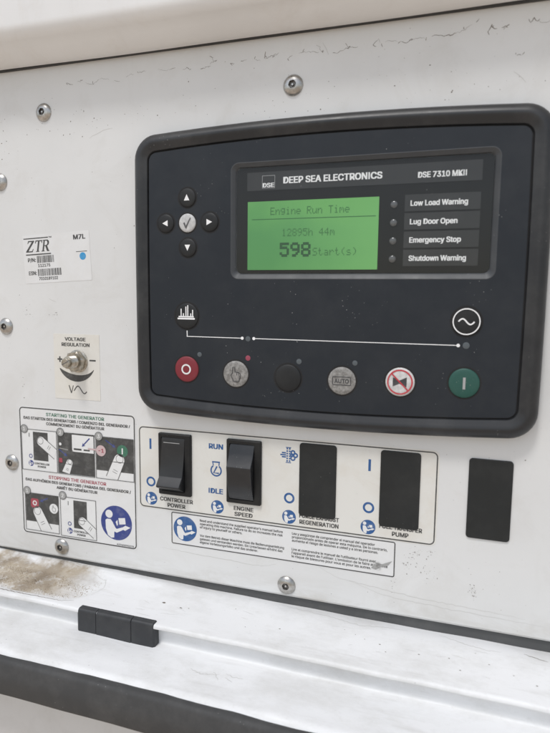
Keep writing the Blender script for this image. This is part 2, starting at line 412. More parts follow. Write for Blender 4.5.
# ------------------------------------------------------------------ the setting: ground below, canopy edge, panel, ledge, seal, lower wall
g = MB(); g.v = [(-20000, -20000, -H), (20000, -20000, -H), (20000, 20000, -H), (-20000, 20000, -H)]; g.f = [[0, 1, 2, 3]]
obj('ground', g, 'ground', kind='structure')
XS = [-560+4*k for k in range(196)]           # -560 .. 220
def tilt(x): return -.0072*(x+120)
def arc(cy, cz, r, a0, a1, n=6): return [(cy+r*math.cos(D2R(a0+(a1-a0)*k/n)), cz+r*math.sin(D2R(a0+(a1-a0)*k/n))) for k in range(n+1)]
# canopy: folded sheet, underside towards the panel
sec = [(.6, 164.), (-1.8, 163.), (-2.0, 153.6)] + arc(-4.5, 153.0, 2.5, 0, -75, 5) + [(-8.4, 151.9), (-12, 153.8), (-16, 156.2), (-19, 158.6)] + arc(-17.2, 167.5, 9.0, -105, -180, 9)[1:] + [(-26.8, 185), (-27.5, 330)]
m, idx, n = MB().sweep(sec, XS[::6], dev=lambda x, y, z: .35*math.sin(x*.011)+.2*math.sin(x*.037))
can = obj('canopy_edge', m, 'canopy', org=(-170, -25, 150), smooth=40)
tag(can, 'white painted sheet metal canopy lip overhanging the top of the control panel', 'canopy')
m, idx, n = MB().sweep([(.4, 150.6), (-.9, 150.5), (-1.7, 150.9), (-1.9, 151.8), (-1.7, 153.2), (.4, 153.4)], XS[::6])  # dark strip added so the slot behind the canopy lip looks shaded
tag(obj('canopy_shade_strip', m, 'rubber', org=(-170, -1, 150), smooth=50), 'thin dark strip put in as shade in the slot between canopy lip and control panel', 'shade_strip')
# panel plate: cut-outs are covered by the fitted parts, so a plain bent sheet
sec = [(3.2, 180.)] + [(0.9, 180.), (0., 179.)] + [(0., 179-366.4*k/60) for k in range(1, 60)] + [(0., -188.4)] + arc(1.2, -188.3, 1.2, 180, 270, 4) + [(3.2, -189.5), (3.2, 180)]
m, idx, n = MB().sweep(sec, XS[::4])
panel = obj('control_panel', m, 'panel', org=(-170, 0, -189), smooth=40)
tag(panel, 'white painted steel control panel carrying the controller, switches and stickers', 'panel')
# ledge under the panel with a shallow grimy pocket, a step and a rolled front edge
ys = [26-2*k for k in range(36)]
sec = [(y, -196.) for y in ys] + arc(-46.0, -197.6, 1.6, 90, 180, 5) + [(-47.6, -198.0)] + arc(-47.0, -198.2, .6, 180, 260, 3) + [(-43.0, -199.3), (-42.5, -202), (-42.0, -208.8)] + arc(-43.2, -209.0, 1.2, 0, -90, 3)[1:] + \
      [(-45.4-2.75*k, -210.2-.02*k) for k in range(12)] + arc(-76.6, -215.7, 5.3, 90, 178, 8) + [(-82.1, -218.6), (-80.5, -226.)]
def sdf_pocket(x, y):       # stadium outline of the pressed pocket
    cx0, cx1, cy, r = -520., -247., -20.5, 22.
    px = min(max(x, cx0), cx1); return math.hypot(x-px, (y-cy))-r
def ledge_dev(x, y, z):
    d = 0.
    if z > -197 and y > -46:
        s = sdf_pocket(x, y); t = min(max((-s)/3.2, 0), 1); d -= 1.5*t*t*(3-2*t)
        s2 = abs(s-8.5); d += .22*max(0, 1-s2/2.5)
    d += .16*math.sin(x*.05+y*.11)+.12*math.sin(x*.13-y*.07)
    if z > -197 and y > -14: d += 2.6*min(1, (y+14)/12)**2*min(max((-110-x)/160, 0), 1)
    if y < -70: d += .25*math.sin(x*.045)+.18*math.sin(x*.15+1)
    return d
XL = [-560+2.5*k for k in range(313)]
m, idx, n = MB().sweep(sec, XL, tilt, ledge_dev)
ledge = obj('ledge', m, 'ledge', org=(-170, -40, -206), smooth=50)
tag(ledge, 'scuffed white painted ledge with a step, below the control panel', 'ledge')
# fine grit lying in the pocket
def grit(mat, cnt, smin, smax, seed):
    rg = random.Random(seed); m = MB()
    while cnt:
        x = rg.uniform(-330, -226); y = rg.uniform(-42, 1)
        s = sdf_pocket(x, y)
        if s > -2.5 or rg.random() < (x+300)/100*.55: continue
        if math.sin(x*.17+y*.3)+math.sin(x*.06-y*.45)+rg.uniform(-1.3, 1.3) < -.2: continue
        z = -196-1.5+tilt(x)+.16*math.sin(x*.05+y*.11)+.12*math.sin(x*.13-y*.07); q = rg.uniform(smin, smax)
        i = m.add([(x+rg.uniform(-q, q), y+rg.uniform(-q, q), z-.1) for _ in range(3)]+[(x+rg.uniform(-q, q)*.4, y+rg.uniform(-q, q)*.4, z+q*rg.uniform(.3, .9))])
        m.f += [[i, i+1, i+3], [i+1, i+2, i+3], [i+2, i, i+3]]; cnt -= 1
    return m
def hard_join(a, b):
    i = len(a.v); a.v += b.v; a.f += [[k+i for k in f] for f in b.f]; return a
obj('grit', grit('grit', 4200, .22, .65, 3), 'grit', ledge, kind='stuff')
obj('grit', grit('grit2', 700, .2, .55, 5), 'grit2', ledge, kind='stuff')
# flaked paint along the rim of the pocket, and surface scratches
def wander(pts, step=1.1, amp=.45, seed=0):
    rg = random.Random(seed); o = []
    for a, b in zip(pts, pts[1:]):
        L = math.hypot(b[0]-a[0], b[1]-a[1]); k = max(1, int(L/step))
        for j in range(k):
            t = j/k; o.append((a[0]+(b[0]-a[0])*t+rg.uniform(-amp, amp), a[1]+(b[1]-a[1])*t+rg.uniform(-amp, amp)))
    o.append(pts[-1]); return o
def ledge_line(pts, wd, mat, seed, amp=.3, name='paint_flake', zoff=.06):
    """pts: (x,y) on the upper or lower ledge surface"""
    p = wander(pts, 1.2, amp, seed); q = MB().ribbon(p, wd, 0, taper=True); m = MB()
    for x, _, y in q.v:
        z0 = -196. if y > -46 else -210.2-.02*(-45.4-y)/2.75
        m.v.append((x, y, z0+tilt(x)+ledge_dev(x, y, z0)+zoff))
    m.f = q.f; return obj(name, m, mat, ledge)
ledge_line([(-330, -44), (-300, -43.6), (-262, -43.8), (-240, -43.2), (-232, -40)], .55, 'crack', 1, .35)
ledge_line([(-300, 2.0), (-262, 1.0), (-243, -3.5), (-228, -10), (-223.5, -19), (-226, -30)], .45, 'scratch', 2, .3)
ledge_line([(-104, 0.5), (-92, -1.5), (-70, -3.0), (-52, -6), (-44, -4.5), (-36, -2.5), (-24, -2)], .4, 'scratch', 3, .4)
ledge_line([(-6, 0), (8, -5), (20, -7), (28, -6)], .45, 'scratch', 4, .4)
ledge_line([(40, -4), (48, -6.5), (52, -7.5)], .5, 'crack', 14, .3)
for k, (a, b) in enumerate([((-140, -58), (-131, -61)), ((-131, -59.5), (-122, -58)), ((-126, -57), (-121, -63)), ((-119, -56.5), (-108, -57.5)), ((-136, -61), (-128, -60)), ((-118, -60), (-113, -62))]):
    ledge_line([a, ((a[0]+b[0])/2, (a[1]+b[1])/2+random.uniform(-1.5, 1.5)), b], .4, 'scratch', 30+k, .6)
for k in range(16):
    x = random.uniform(-205, 55); y = random.uniform(-42, -8); a = random.uniform(-.6, .6); L = random.uniform(2, 12)
    ledge_line([(x, y), (x+L*math.cos(a), y+L*math.sin(a)*.6)], .28, 'scratch', 60+k, .35)
# chips
m = MB(); rg = random.Random(21)
for x, y, q in [(-176, -23, 1.5), (-163, -25, 1.1), (-158, -24, .7), (-97, -26, .6), (-38, -22, .7), (-34, -28, .55), (-16, -24, .6), (0, -22, .7), (6, -31, .6), (21, -20, .6), (33, -26, .6), (44, -31, .7), (-60, -14, .4), (-130, -14, .4), (-117, -31, .45), (-53, -17, .4), (-47, -20, .4), (14, -12, .4)]:
    pts = [(x+q*rg.uniform(.5, 1.2)*math.cos(t*.9), y+q*rg.uniform(.3, .8)*math.sin(t*.9)) for t in range(7)]
    i = m.add([(a, b, -196+tilt(a)+ledge_dev(a, b, -196)+.07) for a, b in pts]); m.f.append(list(range(i, i+7)))
obj('paint_chips', m, 'crack', ledge, kind='stuff')
# rubber trim along the front of the ledge and the wall below it
sec = [(-79., -212.2), (-82.4, -212.5)] + arc(-82.6, -215.6, 3.2, 100, 175, 4) + [(-87.4, -220.1), (-87.8, -224.6), (-86.8, -230.1)] + arc(-83.4, -231.6, 3.2, 190, 275, 5) + [(-78, -234.9)]
m, idx, n = MB().sweep(sec, XS[::4], tilt, lambda x, y, z: .25*math.sin(x*.03)+.15*math.sin(x*.11+y))
tag(obj('rubber_seal', m, 'rubber', org=(-170, -90, -229), smooth=50), 'dark grey rubber edge seal running along the front of the ledge', 'seal')
sec = [(-40, -214.), (-47, -216), (-48, -218), (-48, -240), (-48, -520)]
m, idx, n = MB().sweep(sec, XS[::8], tilt)
tag(obj('lower_wall', m, 'wall', org=(-170, -48, -520), smooth=40), 'pale enclosure wall in the shade below the rubber seal', 'wall')
# dark strip added to paint the shade in the gap between panel and ledge
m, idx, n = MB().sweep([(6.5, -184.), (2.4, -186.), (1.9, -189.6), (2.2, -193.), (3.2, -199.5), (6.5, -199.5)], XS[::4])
tag(obj('shade_strip', m, 'shade_strip', org=(-170, 3, -199), smooth=50), 'dark strip put in as shade in the gap between control panel and ledge', 'shade_strip')

# hinge block standing in the step
hg = thing('hinge', 'black plastic hinge block with three knuckles, set against the step of the ledge', 'hinge', (-196.5, -50, -206))
for x0, x1, dy, ch in ((-224, -209.98, 0., 1.9), (-209.92, -185.08, -.2, 2.2), (-185.02, -169, -.05, 1.9)):
    zt, zb, yf, yb = -195.5, -210.9, -48.0+dy, -42.2
    sec = [(yb, zb), (yb, zt-1.2), (yb-1.2, zt)] + [(yf+ch+.6, zt)] + arc(yf+ch, zt-ch, ch, 90, 180, 4) + [(yf-.2, zb), (yb, zb)]
    m, idx, n = MB().sweep(sec, [x0, x0+(1.3 if x0 < -220 else .3), (x0+x1)/2, x1-(1.3 if x1 > -175 else .3), x1], tilt)
    for e, sg in ((0, 1), (4, -1)):       # round the ends
        for k in range(n):
            v = m.v[idx[e]+k]; f_ = 1.0 if (e == 0 and x0 < -220) or (e == 4 and x1 > -175) else .35
            m.v[idx[e]+k] = (v[0], v[1]+(-44-v[1])*.26*f_, v[2]+((-206+tilt(v[0])-v[2])*.10*f_ if v[2] > -205 else 0))
    m.f.append([idx[0]+k for k in range(n-1)]); m.f.append([idx[4]+k for k in range(n-2, -1, -1)])
    obj('knuckle', m, 'hinge', hg, smooth=35)

# ------------------------------------------------------------------ screws of the panel (parts of it)
proto = None
def screw_mesh():
    m = MB(); n = 36
    prof = [(6.0, .1), (6.0, -.35), (5.75, -.7), (5.2, -1.35), (4.2, -2.0), (3.1, -2.4), (2.3, -2.5)]
    m.loft([([(r*math.cos(2*math.pi*k/n), r*math.sin(2*math.pi*k/n)) for k in range(n)], y) for r, y in prof], cap1=False)
    return m
def socket_mesh():
    m = MB(); n = 36
    st = [2.3*(1 if (k % 6) < 3 else .86) for k in range(n)]
    o = [[(r*s*math.cos(2*math.pi*k/n), r*s*math.sin(2*math.pi*k/n)) for k, r in enumerate(st)] for s in (1.0, .97)]
    rim = [(2.31*math.cos(2*math.pi*k/n), 2.31*math.sin(2*math.pi*k/n)) for k in range(n)]
    m.loft([(rim, -2.5), (o[0], -2.45), (o[1], -1.0)])
    return m
def pin_mesh(): return MB().lathe(0, 0, [(.85, -.9), (.85, -1.8), (.6, -2.1)], 14)
def raw(name, mb, mat, sm):
    me = bpy.data.meshes.new(name); me.from_pydata([(x/1000, y/1000, z/1000) for x, y, z in mb.v], [], mb.f); me.update(); me.materials.append(M[mat])
    me.shade_smooth(); me.set_sharp_from_angle(angle=D2R(sm)); return me
sm_, so_, sp_ = raw('screw', screw_mesh(), 'steel', 60), raw('socket', socket_mesh(), 'socket', 30), raw('pin', pin_mesh(), 'steel', 40)
po = ORG[panel.name]
for x, z in [(-275, 122), (-101, 122.6), (73, 122.6), (-313.5, 78.5), (-313.6, -22.1), (-313.3, -122.5), (-271.8, -181.3), (-100.8, -181.8), (73, -181.8)]:
    if x > 60: continue
    s = bpy.data.objects.new('screw', sm_); COL.objects.link(s); s.parent = panel; s.location = ((x-po[0])/1000, (0-po[1])/1000, (z-po[2])/1000)
    s.rotation_euler.y = random.uniform(0, 6)
    for nm, me in (('socket', so_), ('pin', sp_)):
        c = bpy.data.objects.new(nm, me); COL.objects.link(c); c.parent = s
# cracks in the paint below the canopy, dark specks and smears
CR = [[(-256.4,139.1),(-252.5,137.5),(-243.7,139.7),(-240,136.7),(-235.8,136.3),(-230.5,139.4),(-223.9,138.2),(-217.5,136.1),(-210.1,139.1),(-202.9,139.9)],[(-202.9,139.9),(-197.5,140.4)],[(-188.7,140.7),(-183.5,139.1),(-176.6,140.2)],[(-172.3,138.5),(-168.9,139.4),(-166,138.3)],[(-159.7,137.8),(-153,138.8)],[(-153.9,139.9),(-151.4,141.1),(-148.9,141.6)],[(-151.7,143.3),(-151.1,139.2)],[(-140.3,138.9),(-137.6,138.2),(-133.6,139.5),(-128.8,140.1)],[(-124.9,139.6),(-121,138.4),(-117.1,139.5),(-111.7,141)],[(-118.7,139.4),(-118.2,143.1)],[(-112.3,140.4),(-110.1,141.5)],[(-104.7,137.9),(-100.9,139.8),(-95.7,140.3),(-92.8,140.2),(-83.9,138.6)],[(-87.7,143),(-85.7,141.7),(-84.7,139.3)],[(-76.6,137.5),(-72.4,138.6),(-69.6,139.6),(-63.9,139.6)],[(-69.9,141.2),(-69.3,139.3),(-68.2,140.5)],[(-55.6,139.6),(-52.6,142.2),(-50.8,139.8),(-48.1,140.7),(-40.6,139.5),(-37.9,138.3),(-34,140)],[(-34.5,140.1),(-31.2,140.1),(-26.6,139.8),(-22.7,140.9),(-18.8,139.9),(-13.1,139.8),(-7.4,141.5),(-5.6,142.9),(-1.6,144.3)],[(4.2,139.2),(6.1,142.3),(6.5,140.8),(9.9,139.6),(14.1,141.3),(17.3,141)],[(12.9,140.6),(11.8,139.1)],[(18.5,126.1),(20.9,126),(22.6,126.9)],[(24.4,141.2),(26.4,143.1),(27.7,141.2),(31.3,140.3),(40,141)]]
m = MB(); rg = random.Random(11)
for k, c in enumerate(CR):
    
    p_ = wander(c, .8, .42, 100+k); a_ = 0
    while a_ < len(p_)-2:
        L_ = rg.randint(3, 9); m.ribbon(p_[a_:a_+L_+1], rg.choice((.14, .2, .26, .42))*(.75 if c[0][0] < -150 else 1), -.04, taper=True) if len(p_[a_:a_+L_+1]) > 1 else None
        a_ += L_+(0 if rg.random() < .45 else rg.randint(1, 5))
    for p in c[::2]:
        if rg.random() < .7:
            a = rg.uniform(0, 6.28); L = rg.uniform(1, 2.6); m.ribbon(wander([p, (p[0]+L*math.cos(a), p[1]+L*math.sin(a)*.8)], .7, .25, k+300), .3, -.045, taper=True)
obj('paint_crack', m, 'crack', panel, label='jagged line of cracked paint below the canopy')
m = MB()
for k in range(230):
    x = rg.uniform(-320, 60); zz = 103+abs(rg.gauss(0, 15)) if k < 120 else rg.uniform(-188, 135)
    if -206 < x < 43 and -80 < zz < 106 or zz > 146: continue
    if -206 < x < -10 and -167 < zz < -80 or -306 < x < -208 and -176 < zz < -78: continue
    q = rg.choice((.12, .16, .2, .26, .38)); m.poly([(x+q*rg.uniform(.6, 1.3)*math.cos(t*1.05), zz+q*rg.uniform(.6, 1.3)*math.sin(t*1.05)) for t in range(6)], -.04)
obj('paint_speck', m, 'crack', panel, kind='stuff')
for k_, pts in enumerate(([(-240, 103), (-229, 107), (-222, 108)], [(-80.7, 137.5), (-84, 144)], [(-60, -172), (-40, -178), (0, -180), (50, -181)], [(-190, -170), (-150, -171), (-118, -172), (-108, -169)], [(-80, -166), (-70, -171), (-55, -173), (-20, -176), (40, -178.5)], [(18, 118), (24, 112)], [(-276, -2), (-270, -4)])):
    obj('scratch', MB().ribbon(wander(pts, 2.5, .35, 77+k_), .35, -.04, taper=True), 'scratch', panel)
for x, z, sx_, sz_, cnt in ((10.8, -166, 1.4, 1.6, 34), (12.1, -170, .8, .9, 12), (-272, -13, 2.4, 1.4, 16), (-294, -11.5, 2.6, 2.2, 18), (-21, -148, 2.2, 1.4, 26), (-13, -147, 1.6, 1.0, 16), (-26, -155, 3.0, 3.4, 30), (-14, -159, 3.2, 3.6, 34), (-34, -170, .8, 4.0, 14), (-300, -60, 3, 6, 10)):
    m = MB()
    for _ in range(cnt):
        px, pz = rg.gauss(x, sx_), rg.gauss(z, sz_); q = rg.choice((.1, .14, .2, .3, .5)); a = rg.uniform(0, 3.1); e = rg.uniform(.25, .9)
        if -34 < px < -33 and pz > -166: continue
        m.poly([(px+q*math.cos(t*1.05)*math.cos(a)-q*e*math.sin(t*1.05)*math.sin(a), pz+q*math.cos(t*1.05)*math.sin(a)+q*e*math.sin(t*1.05)*math.cos(a)) for t in range(6)], -.04-.001*_)
    obj('scuff', m, 'scuff', panel, kind='stuff')

# ------------------------------------------------------------------ the controller module
ctl = thing('generator_controller', 'charcoal generator controller with a green display and round buttons', 'controller', (-81.5, 0, 13))
BX = (-202.0, 39.0, -73.2, 99.2)
def bz(d, r): return bowed(BX[0]+d, BX[1]-d, BX[2]+d, BX[3]-d, max(14-d*.85, 4), 4.0, .6)
prof = [(0, .0), (0, -5.6), (.5, -7.4), (1.5, -8.9), (2.8, -10.0), (4.0, -10.7), (5.0, -11.0), (6.0, -10.9), (7.2, -10.4), (10.0, -9.3), (10.4, -8.6), (10.6, -7.8), (11.6, -7.8)]
m = MB().loft([(bz(d, 0), y) for d, y in prof], cap1=False)
obj('bezel', m, 'bezel', ctl, smooth=28)
m = MB().strip(bz(10.3, 0), bz(11.8, 0), -7.9); obj('groove', m, 'groove', ctl)
WX = (-133.0, 10.8, 14.6, 76.2)
def fill_plate(outer, hole, y, yb):
    bm = bmesh.new(); E = []
    for lp in (outer, hole):
        vs_ = [bm.verts.new((x, y, z)) for x, z in lp]; E += [bm.edges.new((vs_[k], vs_[(k+1) % len(vs_)])) for k in range(len(vs_))]
    bmesh.ops.triangle_fill(bm, edges=E, use_beauty=True, normal=(0, -1, 0))
    bm.verts.index_update(); m = MB(); m.v = [tuple(v.co) for v in bm.verts]
    for f in bm.faces:
        k = [v.index for v in f.verts]; f.normal_update(); m.f.append(k if f.normal.y < 0 else k[::-1])
    bm.free(); n = len(outer)
    i = m.add([(x, yb, z) for x, z in outer])
    for k in range(n): l = (k+1) % n; m.f.append([i+k, i+l, l, k])
    return m
rim_o = rrect(WX[0]-3.2, WX[1]+3.2, WX[2]-3.4, WX[3]+3.0, 5, 6)
fas = obj('fascia', fill_plate(bz(11.3, 0), rim_o, -9.0, -7.8), 'fascia', ctl)
win = rrect(*WX, 3.2, 6)
m = MB().loft([(rim_o, -9.0), (inset_rr(WX[0]-3.2, WX[1]+3.2, WX[2]-3.4, WX[3]+3.0, 5, .35), -9.05), (inset_rr(WX[0]-3.2, WX[1]+3.2, WX[2]-3.4, WX[3]+3.0, 5, 2.6), -7.9), (win, -6.9)], cap1=False)
obj('window_rim', m, 'rim', ctl, smooth=30)
dw = obj('display_window', MB().poly(win, -6.85), 'window', ctl)
# header strip and its lettering
hd = obj('header_strip', MB().rect(-126.4, 5.0, 62.9, 73.4, -7.05), 'strip', dw)
letter('DEEP SEA ELECTRONICS', -103.9, 66.4, 3.5, -7.1, 'print_white', dw, 56.6, 'L', .034)
letter('DSE 7310 MKII', -27.8, 65.7, 2.9, -7.1, 'print_white', dw, 24.8, 'L', .034)
m = MB().ribbon([(-117.0, 64.2), (-109.3, 64.2), (-109.3, 71.2), (-117.0, 71.2)], .35, -7.1, True); obj('emblem', m, 'print_dull', dw)
letter('DSE', -113.15, 64.7, 2.3, -7.12, 'print_white', dw, 6.8, 'C', .03)
# display
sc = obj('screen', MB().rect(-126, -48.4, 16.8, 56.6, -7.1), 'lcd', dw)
GL = {'E':'11111 10000 10000 11110 10000 10000 11111','n':'00000 00000 10110 11001 10001 10001 10001','g':'00000 01111 10001 10001 01111 00001 01110','i':'00100 00000 01100 00100 00100 00100 01110','e':'00000 00000 01110 10001 11111 10000 01110','R':'11110 10001 10001 11110 10100 10010 10001','u':'00000 00000 10001 10001 10001 10011 01101','T':'11111 00100 00100 00100 00100 00100 00100','m':'00000 00000 11010 10101 10101 10001 10001','1':'00100 01100 00100 00100 00100 00100 01110','2':'01110 10001 00001 00010 00100 01000 11111','8':'01110 10001 10001 01110 10001 10001 01110','9':'01110 10001 10001 01111 00001 00010 01100','5':'11111 10000 11110 00001 00001 10001 01110','h':'10000 10000 10110 11001 10001 10001 10001','4':'00010 00110 01010 10010 11111 00010 00010','S':'01111 10000 10000 01110 00001 00001 11110','t':'01000 01000 11100 01000 01000 01001 00110','a':'00000 00000 01110 00001 01111 10001 01111','r':'00000 00000 10110 11001 10000 10000 10000','(':'00010 00100 01000 01000 01000 00100 00010',')':'01000 00100 00010 00010 00010 00100 01000','s':'00000 00000 01110 10000 01110 00001 11110',' ':'0 0 0 0 0 0 0'}
def dots(s, x, z, px, pz, adv, y, grow=.92):
    m = MB()
    for c in s:
        for r_, row in enumerate(GL[c].split()):
            for k, b in enumerate(row):
                if b == '1': m.rect(x+k*px, x+(k+grow)*px, z-(r_+grow)*pz, z-r_*pz, y-(.012*((r_ % 2)*2+k % 2) if grow > 1 else 0))
        x += adv
    return m
obj('lettering', dots('Engine Run Time', -111.8, 52.9, .53, .62, 3.17, -7.14), 'lcd_ink', dw)
obj('rule', MB().rect(-123.3, -50.0, 46.0, 46.5, -7.14), 'lcd_ink', dw)
obj('lettering', dots('12895h 44m', -104.6, 40.5, .53, .62, 3.2, -7.14), 'lcd_ink', dw)
obj('lettering', dots('598', -105.8, 32.6, 1.06, 1.12, 6.5, -7.14, 1.4), 'lcd_ink_bold', dw)
obj('lettering', dots('Start(s)', -85.8, 29.3, .53, .64, 3.3, -7.14), 'lcd_ink', dw)
for k, (s, wd) in enumerate((('Low Load Warning', 29.5), ('Lug Door Open', 24.6), ('Emergency Stop', 26.8), ('Shutdown Warning', 29.8))):
    z1 = 57.0-9.85*k; obj('name_strip', MB().rect(-34.4, 4.8, z1-8.9, z1, -7.05), 'strip', dw)
    letter(s, -31.2, z1-6.0, 2.75, -7.1, 'print_white', dw, wd, 'L', .034)
    obj('indicator_light', MB().lathe(-40.2, z1-5.0, [(2.0, -6.95), (2.0, -7.2), (1.7, -7.5), (1.0, -7.7), (.3, -7.75)], 20), 'led_dark', dw, smooth=60)
m = MB().poly(inset_rr(*WX, 3.2, .15, 6), -7.85); obj('lens', m, 'lens', dw)
# keys
def key(x, z, r, mat, label, dome=.55):
    g_ = MB().ring(x, z, r-.3, r+1.05, -9.02, 40)
    prof = [(r, -8.95), (r, -9.35), (r-.25, -9.6), (r-.7, -9.6-dome*.35), (r*.7, -9.6-dome*.7), (r*.35, -9.6-dome*.95), (.05, -9.6-dome)]
    b = obj('button', MB().lathe(x, z, prof, 40), mat, ctl, smooth=50, label=label)
    obj('surround', g_, 'groove', b); return b
tri = [(-.4, -.38), (.4, -.38), (0, .42)]
def nav(x, z, rot, label):
    b = key(x, z, 5.6, 'key', label); c, s = math.cos(rot), math.sin(rot); q = 4.6
    obj('arrow', MB().poly([(x+q*(a*c-d*s), z+q*(a*s+d*c)) for a, d in tri], -10.2), 'print_white', b)
nav(-164.6, 60.4, 0, 'black key with a white up arrow'); nav(-164.3, 30.4, math.pi, 'black key with a white down arrow')
nav(-179.4, 45.4, math.pi/2, 'black key with a white left arrow'); nav(-149.7, 45.4, -math.pi/2, 'black key with a white right arrow')
b = key(-164.6, 45.3, 5.6, 'pale_key', 'pale key with a tick'); obj('tick', MB().poly([(-167.0, 45.2), (-166.1, 45.7), (-165.2, 43.6), (-162.4, 48.4), (-162.0, 48.2), (-164.9, 42.0), (-165.5, 42.0)], -10.25), 'ink_black', b)
b = key(-165.4, -11.5, 8.0, 'key', 'black key with a white instrument icon')
m = MB().rect(-171.3, -159.5, -13.6, -12.6, -10.2).rect(-170.6, -160.2, -12.3, -11.5, -10.2)
for x, h_ in ((-169.2, 4.6), (-167.6, 1.8), (-165.9, 6.0), (-164.6, 6.8), (-162.6, 1.8), (-161.3, 4.0)): m.rect(x, x+.7, -11.6, -11.6+h_, -10.2)
obj('icon', m, 'print_white', b)
b = key(.6, -11.2, 7.6, 'key', 'black key with a white sine wave in a ring')
m = MB().ring(.6, -11.2, 6.55, 7.15, -10.28, 44); m.ribbon([(.6-4.1+8.2*k/20, -11.2+1.5*math.sin(2*math.pi*k/20)) for k in range(21)], .75, -10.3); obj('icon', m, 'print_white', b)
b = key(-165.6, -44.9, 8.1, 'red_key', 'red key marked with a white O'); obj('icon', MB().ring(-165.6, -44.9, 2.3, 3.3, -10.28, 30), 'ink_white', b)
b = key(-132.4, -46.3, 8.1, 'grey_key', 'worn grey key with a pointing hand')
hand = [(-2.9, -.6), (-1.9, .6), (-1.6, 4.2), (-.5, 4.4), (-.2, 1.4), (1.2, 1.3), (2.2, 1.0), (3.2, .5), (3.1, -2.0), (2.2, -4.6), (-.9, -4.6), (-2.2, -2.4)]
m = MB().ribbon([(-132.4+x, -46.3+z) for x, z in hand], .5, -10.3, True)
for x in (.9, 2.0): m.ribbon([(-132.4+x, -45.2), (-132.4+x, -47)], .35, -10.3)
obj('icon', m, 'ink_black', b)
key(-99.0, -47.0, 8.1, 'key', 'plain black key without a symbol')
b = key(-66.4, -47.0, 8.1, 'grey_key', 'worn grey key marked AUTO')
letter('AUTO', -66.4, -48.1, 2.3, -10.3, 'ink_black', b, 8.2, 'C', .02)
obj('icon', MB().ribbon(rrect(-71.7, -61.1, -49.3, -44.6, .5, 2), .4, -10.27, True), 'ink_black', b)
b = key(-33.3, -45.8, 8.1, 'white_key', 'white key with a red struck-out horn')
m = MB().poly([(-37.2, -43.2), (-33.6, -44.9), (-29.6, -43.0), (-29.6, -48.6), (-33.6, -46.7), (-37.2, -48.4)], -10.24); obj('icon', m, 'ink_black', b)
m = MB().ring(-33.3, -45.8, 6.3, 7.1, -10.16, 44).ribbon([(-37.9, -41.2), (-28.7, -50.4)], .75, -10.32); obj('icon', m, 'ink_key_red', b)
b = key(.9, -44.6, 8.1, 'green_key', 'green key marked with a white bar'); obj('icon', MB().rect(.25, 1.6, -47.9, -41.4, -10.28), 'print_dull', b)
for x, z, r, mt in ((-156.9, -35.3, 1.5, 'led_off'), (-124.6, -36.2, 1.6, 'led_red'), (-92.4, -36.9, 1.6, 'led_off'), (-59.1, -36.3, 1.5, 'led_off'), (-124.7, -24.5, 1.6, 'led_off'), (1.0, -24.1, 1.8, 'led_off')):
    obj('indicator_light', MB().lathe(x, z, [(r, -8.98), (r, -9.08), (r*.8, -9.15), (.1, -9.17)], 20), mt, ctl, smooth=50)
m = MB().ribbon([(-165.4, -20.6), (-165.3, -24.2), (-165.2, -24.2)], .55, -9.06).rect(-165.65, -128.6, -24.42, -24.0, -9.07).disc(-128.4, -24.2, .95, -9.1, 16)
obj('mimic_line', m, 'print_white', ctl)
m = MB().rect(-120.8, -3.2, -24.4, -23.98, -9.07).disc(-120.9, -24.2, .95, -9.1, 16).disc(-3.1, -24.2, .95, -9.1, 16)
obj('mimic_line', m, 'print_white', ctl)
# dust specks and dried drips on the fascia
m = MB(); rg = random.Random(31)
for k in range(80):
    if k < 40: x = rg.choice((-96, -64, 4))+rg.gauss(0, 2.5); z = rg.uniform(-58, 11)
    else: x = rg.uniform(-188, 24); z = rg.uniform(-60, 86)
    if WX[0]-4 < x < WX[1]+4 and WX[2]-4 < z < WX[3]+4: continue
    q = rg.choice((.08, .1, .14, .22)); m.poly([(x+q*rg.uniform(.5, 1.2)*math.cos(t*1.05), z+q*rg.uniform(.5, 1.4)*math.sin(t*1.05)) for t in range(6)], -9.03)
obj('dust', m, 'print_dull', ctl, kind='stuff')

# ------------------------------------------------------------------ identification label (stuck on slightly askew)
c0 = (-268.4, 0, 26.1)
idl = obj('identification_label', MB().loft([(rrect(-295.6, -241.2, 9.6, 42.6, .4, 2), .05), (rrect(-295.6, -241.2, 9.6, 42.6, .4, 2), -.15)]), 'sticker', org=c0)
tag(idl, 'white identification label with barcodes, an italic logo and a blue dot', 'label')
idl.rotation_euler.y = D2R(-2.9)
Y1 = -.2
letter('M7L', -249.0, 37.4, 3.0, Y1, 'ink_black', idl, 9.2, 'C', .03)
m = MB().rect(-294.8, -274.2, 40.0, 40.7, Y1).rect(-293.6, -272.6, 28.9, 29.7, Y1)
# slanted serif logo letters
def logo(poly, ox): return [(ox+x+.22*z, 31.0+z) for x, z in poly]
m.poly(logo([(0, 0), (5.6, 0), (6.1, 2.2), (5.6, 2.2), (5.0, .8), (2.0, .8), (5.9, 7.2), (5.9, 7.8), (.7, 7.8), (.5, 5.8), (.9, 5.8), (1.5, 7.0), (4.0, 7.0), (0, .6)], -293.4), Y1)
m.poly(logo([(1.6, 0), (4.4, 0), (4.4, .5), (3.7, .5), (3.7, 7.1), (5.0, 7.1), (5.5, 5.8), (6.0, 5.8), (5.8, 7.8), (.2, 7.8), (0, 5.8), (.5, 5.8), (1.0, 7.1), (2.3, 7.1), (2.3, .5), (1.6, .5)], -286.6), Y1)
m.poly(logo([(0, 0), (2.6, 0), (2.6, .5), (2.0, .5), (2.0, 3.6), (2.7, 3.6), (4.6, 0), (6.6, 0), (6.6, .5), (6.0, .6), (4.2, 3.8), (5.2, 4.4), (5.6, 5.6), (5.2, 7.0), (4.0, 7.8), (0, 7.8), (0, 7.3), (.7, 7.3), (.7, .5), (0, .5)], -280.4), Y1)
obj('logo', m, 'ink_dark', idl)
